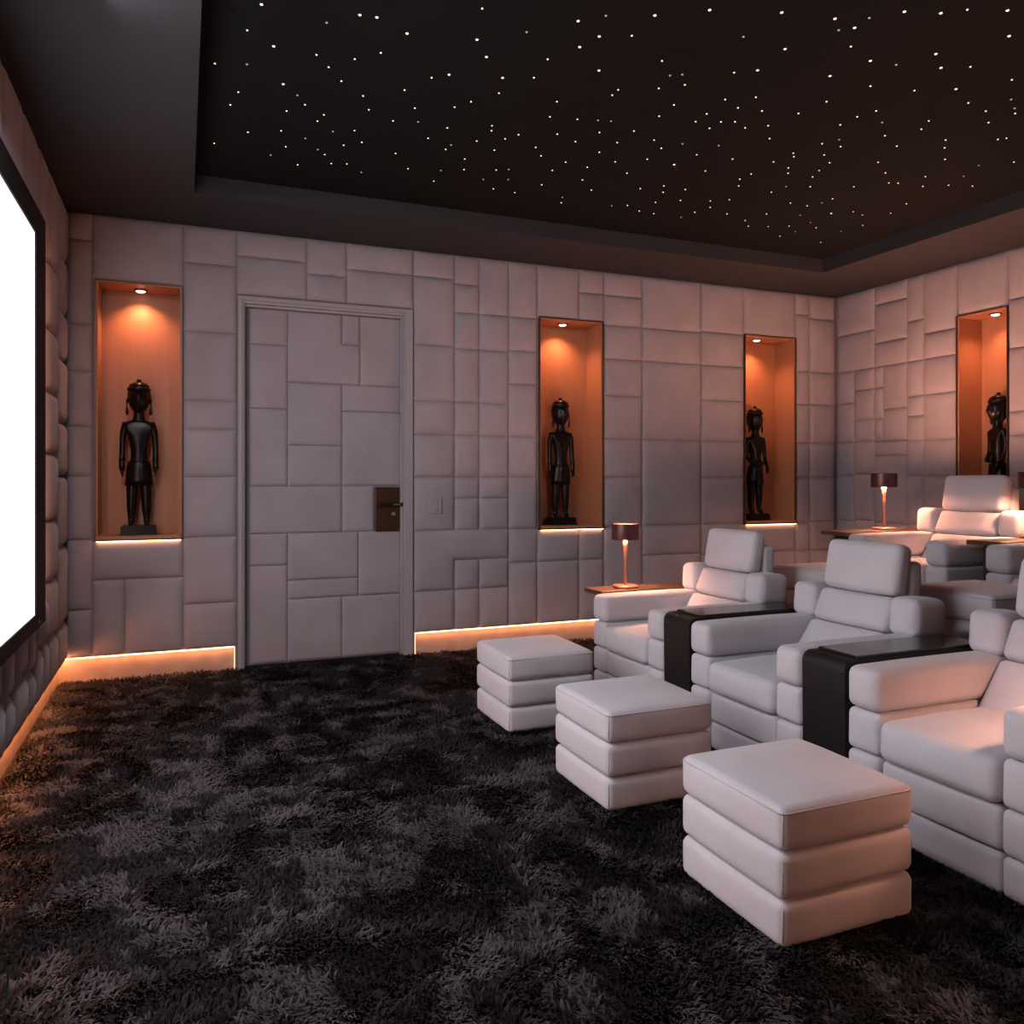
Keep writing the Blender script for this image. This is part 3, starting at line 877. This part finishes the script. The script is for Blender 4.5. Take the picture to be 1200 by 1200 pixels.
def hand_front():
    out = []
    for k, (l, dx) in enumerate(((0.036, -0.014), (0.043, -0.005), (0.041, 0.005), (0.033, 0.013))):
        out.append(((0.088 + dx, -0.076, 0.43), (0.086 + dx, -0.082, 0.43 - l * 0.55), (0.084 + dx, -0.078, 0.43 - l), 0.0062))
    out.append(((0.080, -0.072, 0.445), (0.072, -0.086, 0.436), (0.070, -0.088, 0.420), 0.0062))
    return out


def make_statue(bent, label):
    t = tag(empty('carved_statue'), label, 'statue', 'carved statues in the wall niches')
    PH = 0.066
    bm = bmesh.new()
    add_box(bm, -0.115, 0.115, -0.085, 0.075, 0, PH)
    bmesh.ops.bevel(bm, geom=bm.edges[:], offset=0.006, segments=2, affect='EDGES')
    add_box(bm, -0.121, 0.121, -0.091, 0.081, 0, 0.014)
    mesh_obj('plinth', bm, 'ebony', t)
    fg = bpy.data.objects.new('figure', statue_body(bent)); COL.objects.link(fg)
    fg.parent = t; fg.location = (0, 0, PH)
    if bent:
        hands = [hand_belly(), hand_front()]
    else:
        hands = [hand_down(-1), hand_down(1)]
    for hnd in hands:
        mesh_obj('hand', fingers_bm(hnd), 'ebony', fg)
    # wrapped skirt
    bm = bmesh.new()
    n = 40
    prof = [(0.066, 0.056, 0.460), (0.078, 0.062, 0.44), (0.084, 0.064, 0.40), (0.090, 0.066, 0.33), (0.095, 0.069, 0.285), (0.088, 0.062, 0.286), (0.078, 0.056, 0.33)]
    rings = []
    for rx, ry, z in prof:
        rings.append([bm.verts.new(((rx + 0.0012 * math.sin(k * 5)) * math.cos(2 * PI * k / n), ry * math.sin(2 * PI * k / n), z)) for k in range(n)])
    for a_, b_ in zip(rings, rings[1:]):
        for k in range(n):
            f = bm.faces.new((b_[k], b_[(k + 1) % n], a_[(k + 1) % n], a_[k])); f.smooth = True
    bmesh.ops.recalc_face_normals(bm, faces=bm.faces[:])
    sk = mesh_obj('skirt', bm, 'ebony', fg)
    bm = bmesh.new()
    tube(bm, [(0.070 * math.cos(2 * PI * k / 32), 0.059 * math.sin(2 * PI * k / 32), 0.455) for k in range(32)], 0.006, 6, True)
    mesh_obj('belt', bm, 'ebony', fg)
    # round cap with a brim and a knob
    bm = bmesh.new()
    lathe(bm, [(0.066, 0.962), (0.076, 0.966), (0.080, 0.976), (0.076, 0.986), (0.068, 0.990), (0.070, 0.996), (0.060, 1.012), (0.038, 1.024),
               (0.018, 1.030), (0.013, 1.034), (0.017, 1.040), (0.015, 1.047), (0.006, 1.051)], 28, cy=0.004)
    mesh_obj('cap', bm, 'ebony', fg)
    # close-cropped hair that frames the face down to the jaw
    bm = bmesh.new()
    bmesh.ops.create_uvsphere(bm, u_segments=28, v_segments=20, radius=1)
    for v in bm.verts:
        x_, y_, z_ = v.co
        v.co = (x_ * 0.078, y_ * 0.066 + 0.020, z_ * (0.075 if z_ > 0 else 0.13) + 0.935)
    for f in bm.faces: f.smooth = True
    mesh_obj('hair', bm, 'ebony', fg)
    for s in (-1, 1):                                         # long drop earrings
        bm = bmesh.new()
        tube(bm, [(s * 0.076, -0.008, 0.905), (s * 0.079, -0.010, 0.865), (s * 0.078, -0.010, 0.845), (s * 0.077, -0.010, 0.812), (s * 0.075, -0.010, 0.790)],
             [0.009, 0.004, 0.006, 0.012, 0.006], 8)
        mesh_obj('earring', bm, 'ebony', fg)
        bm = bmesh.new()
        for q in (0, 1):
            tube(bm, [(s * 0.110 + 0.021 * math.cos(2 * PI * k / 16), -0.014 + 0.021 * math.sin(2 * PI * k / 16), 0.478 - q * 0.012) for k in range(16)], 0.004, 6, True)
        if not bent:
            mesh_obj('bracelet', bm, 'ebony', fg)
        else:
            bm.free()
    return t


SH = NZ0 + 0.022
st1 = make_statue(False, 'black carved statue, arms at its sides, in the niche left of the door')
st1.location = (-0.29, D + 0.125, SH)
st2 = copy_tree(st1)
st2['label'] = 'black carved statue, arms at its sides, in the niche behind the first table lamp'
st2.location = (3.075, D + 0.125, SH)
st3 = make_statue(True, 'black carved statue with forearm across its belly in the niche nearest the corner')
st3.location = (5.19, D + 0.125, SH)
st4 = copy_tree(st3)
st4['label'] = 'black carved statue seen in profile in the niche behind the rear chairs'
st4.location = (XR + 0.125, 4.585, SH)
st4.rotation_euler = (0, 0, -math.radians(113))

# ------------------------------------------------------------------ seating
def loop_pts(hx, hy, r, z, n=5, crown=0.0):
    pts = []
    for cx, cy, a0 in ((hx - r, hy - r, 0), (-hx + r, hy - r, PI / 2), (-hx + r, -hy + r, PI), (hx - r, -hy + r, 1.5 * PI)):
        for k in range(n + 1):
            a_ = a0 + k / n * PI / 2
            pts.append((cx + r * math.cos(a_), cy + r * math.sin(a_), z))
    return pts


def make_ottoman(label, scale_z=1.0):
    """three stacked cushions on a hidden base"""
    t = tag(empty('ottoman'), label, 'ottoman')
    hx, hy = 0.266, 0.262
    zs = [(0.006, 0.146), (0.149, 0.291), (0.294, 0.428)]
    for k, (z0, z1) in enumerate(zs):
        z0, z1 = z0 * scale_z, z1 * scale_z
        c = cushion('cushion', -hx, hx, -hy, hy, z0, z1, 'chair', t, 0.028, (0.007, 0.007, 0.012 if k == 2 else 0.0), seed=k + 1)
        if k == 2:
            bm = bmesh.new()
            tube(bm, [(p[0], p[1], (z1 - z0) / 2 - 0.017) for p in loop_pts(hx + 0.0005, hy + 0.0005, 0.03, 0)], 0.0032, 5, True)
            mesh_obj('piping', bm, 'piping', c)
        bm = bmesh.new()
        tube(bm, [(0, 0, -(z1 - z0) / 2 + 0.024), (0, 0, (z1 - z0) / 2 - 0.022)], 0.0022, 5)
        seam = mesh_obj('corner_seam', bm, 'piping', c)
        q = 0.0083
        for k2, (sx, sy) in enumerate(((-1, -1), (1, -1), (-1, 1), (1, 1))):
            o = seam if k2 == 0 else seam.copy()
            if k2: COL.objects.link(o)
            o.location = (sx * (hx - q), sy * (hy - q), 0)
    return t


def place(o, x, y, z=0, rz=0, label=None, group=None):
    o.location = (x, y, z); o.rotation_euler = (0, 0, rz)
    if label: o['label'] = label
    if group: o['group'] = group
    return o


ott = make_ottoman('x')
place(ott, 1.902, 2.142, 0, 0, 'pale grey three-tier ottoman closest to the camera, its side glowing orange', 'ottomans in front of the first row')
place(copy_tree(ott), 1.910, 3.205, 0, 0, 'pale grey three-tier ottoman in the middle of the three on the carpet')
place(copy_tree(ott), 1.918, 4.330, 0, 0, 'pale grey three-tier ottoman closest to the door')


def make_chair():
    """x: 0 at the front of the arms, grows to the back; y = 0 on the centre line"""
    t = tag(empty('cinema_armchair'), 'x', 'armchair')
    W, AW = 0.418, 0.166
    layers = [(0.004, 0.146), (0.149, 0.305), (0.308, 0.474)]
    for s in (-1, 1):
        y0, y1 = (W - AW, W) if s > 0 else (-W, -W + AW)
        for k, (z0, z1) in enumerate(layers):
            cushion('arm_block', 0.004, 0.93, y0, y1, z0, z1, 'chair', t, 0.026, (0.005, 0.004, 0), seed=k)
        c = cushion('armrest', 0.0, 0.90, y0, y1, 0.477, 0.645, 'chair', t, 0.036, (0.007, 0.004, 0.006), seed=9)
        # wing that closes the arm at the back
        cushion('wing', 0.700, 0.915, y0, y1, 0.640, 0.822, 'chair', t, 0.036, (0.006, 0.004, 0.006), 0.06, seed=5)
    iy = W - AW - 0.002
    cushion('front_panel', 0.012, 0.60, -iy, iy, 0.004, 0.146, 'chair', t, 0.022, (0.004, 0, 0), seed=6)
    cushion('front_panel', 0.010, 0.60, -iy, iy, 0.149, 0.303, 'chair', t, 0.024, (0.006, 0, 0), seed=7)
    cushion('seat_cushion', -0.012, 0.64, -iy, iy, 0.306, 0.462, 'chair', t, 0.040, (0.012, 0.0, 0.016), wob=0.003, seed=8)

    def slanted(name, p0, p1, thick, hw, r, puff, seed):
        """cushion whose front face runs from p0 (low) to p1 (high) in the x-z plane"""
        d = Vector((p1[0] - p0[0], 0, p1[1] - p0[1]))
        L = d.length
        ang = math.atan2(d.x, d.z)
        nrm = Vector((d.z, 0, -d.x)).normalized()          # towards the back
        c = Vector(((p0[0] + p1[0]) / 2, 0, (p0[1] + p1[1]) / 2)) + nrm * thick / 2
        bm = cushion_bm(thick, 2 * hw, L, r, puff, wob=0.002, seed=seed)
        o = mesh_obj(name, bm, 'chair', t, True)
        o.location = c; o.rotation_euler = (0, ang, 0)
        return o
    slanted('back_cushion', (0.520, 0.440), (0.682, 0.655), 0.14, iy, 0.034, (0.008, 0, 0), 11)
    slanted('lumbar_cushion', (0.676, 0.655), (0.752, 0.822), 0.15, iy, 0.036, (0.012, 0, 0.0), 12)
    slanted('headrest', (0.748, 0.825), (0.797, 1.080), 0.105, iy - 0.006, 0.036, (0.012, 0.004, 0.006), 13)
    cushion('back_shell', 0.862, 0.958, -iy + 0.006, iy - 0.006, 0.02, 0.985, 'chair', t, 0.028, (0.004, 0.003, 0.003), seed=14)
    return t


FX = 2.525
chair = make_chair()
place(chair, FX, 2.108, 0, 0, 'pale grey padded armchair cut by the right edge, closest to the camera', 'armchairs in the first row')
place(copy_tree(chair), FX, 3.210, 0, 0, 'pale grey padded armchair between two black consoles')
place(copy_tree(chair), FX, 4.310, 0, 0, 'pale grey padded armchair beside the table lamp near the door wall')
RCX = 4.565
place(copy_tree(chair), FX, 1.006, 0, 0, 'pale grey padded armchair fully past the right edge of the picture')
place(copy_tree(chair), RCX, 4.140, RZ, 0, 'pale grey padded armchair in the rear row under the niche with the profile statue', 'armchairs in the rear row')
place(copy_tree(chair), RCX, 3.040, RZ, 0, 'rear-row armchair whose arm shows right of the wood-topped console', 'armchairs in the rear row')
ro = copy_tree(ott)
ro.scale = (1.04, 1.0, 1.075)
place(ro, 4.02, 3.05, RZ, 0, 'rear ottoman seen behind the headrest of the nearest chair', 'ottomans on the riser')
ro = copy_tree(ott)
ro.scale = (1.04, 1.0, 1.075)
place(ro, 4.02, 4.15, RZ, 0, 'rear ottoman with a glowing top edge between the first two chair backs', 'ottomans on the riser')


# ------------------------------------------------------------------ consoles between the front seats
def make_console():
    t = tag(empty('console'), 'x', 'console')
    w = 0.124
    bm = bmesh.new()
    # side profile with a rounded front edge, extruded across
    prof = [(0.012, 0.0), (0.006, 0.60)]
    for k in range(7):
        a_ = PI - k / 6 * PI / 2
        prof.append((0.006 + 0.045 + 0.045 * math.cos(a_), 0.608 + 0.045 * math.sin(a_)))
    prof += [(0.86, 0.653), (0.86, 0.0)]
    L = [bm.verts.new((x, -w + 0.002, z)) for x, z in prof]
    R = [bm.verts.new((x, w - 0.002, z)) for x, z in prof]
    n = len(prof)
    for k in range(n):
        bm.faces.new((L[k], L[(k + 1) % n], R[(k + 1) % n], R[k]))
    bm.faces.new(L[::-1]); bm.faces.new(R)
    bmesh.ops.recalc_face_normals(bm, faces=bm.faces[:])
    mesh_obj('console_body', bm, 'leather', t)
    box('lid', (0.085, 0.84, -w + 0.012, w - 0.012, 0.645, 0.664), 'gloss', t, 0.004)
    bm = bmesh.new()
    tube(bm, [(0.0075, -w + 0.004, 0.597), (0.0075, w - 0.004, 0.597)], 0.003, 6)
    mesh_obj('stitched_seam', bm, 'leather', t)
    return t


con = make_console()
place(con, FX, 3.760, 0, 0, 'black leather console with glossy lid between the second and third ottomans\' chairs, nearer the door', 'consoles in the first row')
con['label'] = 'black leather console between the two armchairs nearer the door'
place(copy_tree(con), FX, 2.660, 0, 0, 'black leather console beside the armchair cut by the right edge')
place(copy_tree(con), FX, 0.456, 0, 0, 'black leather console at the near end of the first row')
place(copy_tree(con), FX, 1.558, 0, 0, 'black leather console past the right edge of the nearest armchair')


# ------------------------------------------------------------------ wood-topped side tables and their lamps
def make_table(L, W, label):
    t = tag(empty('side_table'), label, 'side table')
    box('table_top', (0, L, -W / 2, W / 2, 0.622, 0.652), 'wood', t, 0.003)
    box('pedestal', (0.10, L - 0.06, -W / 2 + 0.045, W / 2 - 0.045, 0.012, 0.622), 'dark', t, 0.004)
    box('foot', (0.06, L - 0.02, -W / 2 + 0.02, W / 2 - 0.02, 0.0, 0.014), 'dark', t, 0.003)
    return t


T1 = place(make_table(0.86, 0.246, 'x'), 2.600, 4.868, 0, 0, 'thin wood-topped side table carrying the lamp nearest the door', 'wood-topped side tables')
T2 = place(copy_tree(T1), 4.585, 4.712, RZ, 0, 'thin wood-topped side table under the lamp near the room corner')
T3 = place(copy_tree(T1), 4.740, 3.590, RZ, 0, 'thin wood-topped side table between the two rear armchairs, lamp at its back')


def make_lamp(full=False):
    """full: undimmed, with its lens lower in the shade"""
    t = tag(empty('table_lamp'), 'x', 'table lamp')
    R0, Z0, Z1 = 0.096, 0.335, 0.445
    bm = bmesh.new()
    lathe(bm, [(0.088, 0.0), (0.090, 0.004), (0.090, 0.013), (0.086, 0.017), (0.012, 0.019)], 36)
    mesh_obj('base', bm, 'lamp_copper', t)
    bm = bmesh.new()
    lathe(bm, [(0.0095, 0.018), (0.0095, 0.12), (0.011, 0.20), (0.015, 0.28), (0.020, 0.372)], 20)
    mesh_obj('stem', bm, 'lamp_copper', t)
    bm = bmesh.new()
    lathe(bm, [(R0, Z0), (R0 + 0.0005, Z0 + 0.003), (R0 + 0.0005, Z1 - 0.003), (R0, Z1), (R0 - 0.006, Z1), (R0 - 0.007, Z1 - 0.006), (R0 - 0.007, Z0 + 0.006), (R0 - 0.006, Z0)], 48, cap0=False, cap1=False)
    bm.verts.ensure_lookup_table()
    n = 48
    for k in range(n):
        bm.faces.new((bm.verts[7 * n + k], bm.verts[7 * n + (k + 1) % n], bm.verts[(k + 1) % n], bm.verts[k]))
    bmesh.ops.recalc_face_normals(bm, faces=bm.faces[:])
    sh = mesh_obj('lamp_shade', bm, 'lamp_metal', t)
    bm = bmesh.new(); lathe(bm, [(R0 - 0.008, Z1 - 0.016), (R0 - 0.008, Z1 - 0.010)], 36)
    mesh_obj('top_diffuser', bm, 'lamp_up_full' if full else 'lamp_up', sh)
    lz = Z0 + (0.010 if full else 0.034)
    bm = bmesh.new(); lathe(bm, [(0.056, lz), (0.056, lz + 0.006)], 36)
    mesh_obj('bottom_lens', bm, 'lamp_down_full' if full else 'lamp_down', sh)
    bm = bmesh.new(); lathe(bm, [(R0 - 0.008, lz + 0.007), (R0 - 0.008, lz + 0.011)], 36)
    mesh_obj('reflector', bm, 'lamp_metal', sh)
    return t


TZ = 0.652
lamp = make_lamp()
place(lamp, 2.865, 4.880, TZ, 0, 'small copper table lamp with a drum shade, closest to the door', 'drum-shaded table lamps')
lamp_full = make_lamp(True)
place(lamp_full, 5.13, 4.735, RZ + TZ, 0, 'small copper table lamp glowing against the padded corner wall', 'drum-shaded table lamps')
place(copy_tree(lamp), 5.28, 3.63, RZ + TZ, 0, 'copper table lamp cut by the right edge beside the rear headrest')
place(copy_tree(lamp_full), 2.95, 0.456, 0.664, 0, 'copper table lamp on the console at the near end of the first row')
place(copy_tree(lamp), 2.95, 1.565, 0.664, 0, 'copper table lamp on the console past the right edge')


# ------------------------------------------------------------------ shag carpet pile
def vnoise(x, y, seed):
    rng = np.random.default_rng(seed)
    N = 256
    g = rng.random((N, N))
    xi, yi = np.floor(x).astype(int), np.floor(y).astype(int)
    fx, fy = x - xi, y - yi
    fx, fy = fx * fx * (3 - 2 * fx), fy * fy * (3 - 2 * fy)
    a_, b_ = g[xi % N, yi % N], g[(xi + 1) % N, yi % N]
    c_, d_ = g[xi % N, (yi + 1) % N], g[(xi + 1) % N, (yi + 1) % N]
    return (a_ * (1 - fx) + b_ * fx) * (1 - fy) + (c_ * (1 - fx) + d_ * fx) * fy


def carpet():
    rng = np.random.default_rng(3)
    n = 250000
    x = rng.uniform(XL - 0.01, RX - 0.02, n); y = rng.uniform(0.6, D + 0.01, n)
    dist = np.hypot(x, y)
    keep = rng.random(n) < np.clip(1.35 - dist * 0.11, 0.5, 1)
    keep &= ~((x > FX + 0.04) & (y < 5.0))               # under the seats
    keep &= x < 0.75 + y * 1.55                          # far off to the right of the view
    keep |= (x > 0.42) & (x < 1.62) & (y > 6.0) & (y < D - 0.03) & (rng.random(n) < 0.5)
    x, y = x[keep], y[keep]
    n = len(x)
    # crushed patches: the pile lies over, its sheen painted in as paler tone
    s = 9.0
    f = 0.50 * vnoise(x * s + 40, y * s * 0.9 + 40, 1) + 0.30 * vnoise(x * s * 2.3 + 9, y * s * 2.3 + 9, 2) + 0.20 * vnoise(x * s * 6 + 9, y * s * 6 + 9, 5)
    big = vnoise(x * 1.1 + 5, y * 1.1 + 5, 8)
    f = f + rng.normal(0, 0.028, n)
    m = np.clip((f + 0.16 * (big - 0.5) - 0.53) / 0.06, 0, 1)
    m = m * m * (3 - 2 * m)
    ang = vnoise(x * 3.1 + 20, y * 3.1 + 20, 3) * 4 * PI + rng.normal(0, 0.75, n)
    lean = 0.75 + 0.45 * m + rng.normal(0, 0.15, n)       # from upright
    L = rng.uniform(0.022, 0.040, n)
    wd = rng.uniform(0.0026, 0.0050, n)
    dx, dy = np.cos(ang), np.sin(ang)
    sl, cl = np.sin(np.clip(lean, 0.1, 1.35)), np.cos(np.clip(lean, 0.1, 1.35))
    px, py = -dy, dx
    P = np.zeros((n, 5, 3))
    z0 = rng.uniform(-0.004, 0.004, n)
    P[:, 0] = np.stack([x - px * wd, y - py * wd, z0], 1)
    P[:, 1] = np.stack([x + px * wd, y + py * wd, z0], 1)
    mx, my, mz = x + dx * L * sl * 0.42, y + dy * L * sl * 0.42, z0 + L * cl * 0.62 + 0.004
    P[:, 2] = np.stack([mx + px * wd * 0.9, my + py * wd * 0.9, mz], 1)
    P[:, 3] = np.stack([mx - px * wd * 0.9, my - py * wd * 0.9, mz], 1)
    P[:, 4] = np.stack([x + dx * L * sl, y + dy * L * sl, z0 + L * cl * 0.75 + 0.003], 1)
    me = bpy.data.meshes.new('carpet_pile')
    me.vertices.add(n * 5)
    me.vertices.foreach_set('co', P.reshape(-1))
    base = np.arange(n) * 5
    quads = np.stack([base, base + 1, base + 2, base + 3], 1)
    tris = np.stack([base + 3, base + 2, base + 4], 1)
    loops = np.concatenate([quads, tris], 1).reshape(-1)
    me.loops.add(n * 7)
    me.loops.foreach_set('vertex_index', loops.astype(np.int32))
    me.polygons.add(n * 2)
    st = np.stack([np.arange(n) * 7, np.arange(n) * 7 + 4], 1).reshape(-1)
    me.polygons.foreach_set('loop_start', st.astype(np.int32))
    me.update(calc_edges=True)
    at = me.attributes.new('tone', 'FLOAT', 'FACE')
    tone = np.clip(m * rng.uniform(0.55, 1.15, n) + rng.normal(0, 0.04, n), 0, 1)
    at.data.foreach_set('value', np.repeat(tone, 2).astype(np.float32))
    mt, nt, b = new_mat('charcoal_shag')
    an = nt.nodes.new('ShaderNodeAttribute'); an.attribute_name = 'tone'
    r = nt.nodes.new('ShaderNodeValToRGB')
    r.color_ramp.elements[0].color = (*PILE_DARK, 1)
    r.color_ramp.elements[1].color = (*PILE_PALE, 1)
    nt.links.new(an.outputs['Fac'], r.inputs['Fac'])
    nt.links.new(r.outputs['Color'], b.inputs['Base Color'])
    b.inputs['Roughness'].default_value = 0.7
    b.inputs['Specular IOR Level'].default_value = 0.15
    me.materials.append(mt)
    o = bpy.data.objects.new('carpet_pile', me); COL.objects.link(o)
    o.parent = floor
    o['kind'] = 'stuff'
    return o


PILE_DARK = (0.010, 0.0075, 0.0085)
PILE_PALE = (0.068, 0.058, 0.062)
carpet()
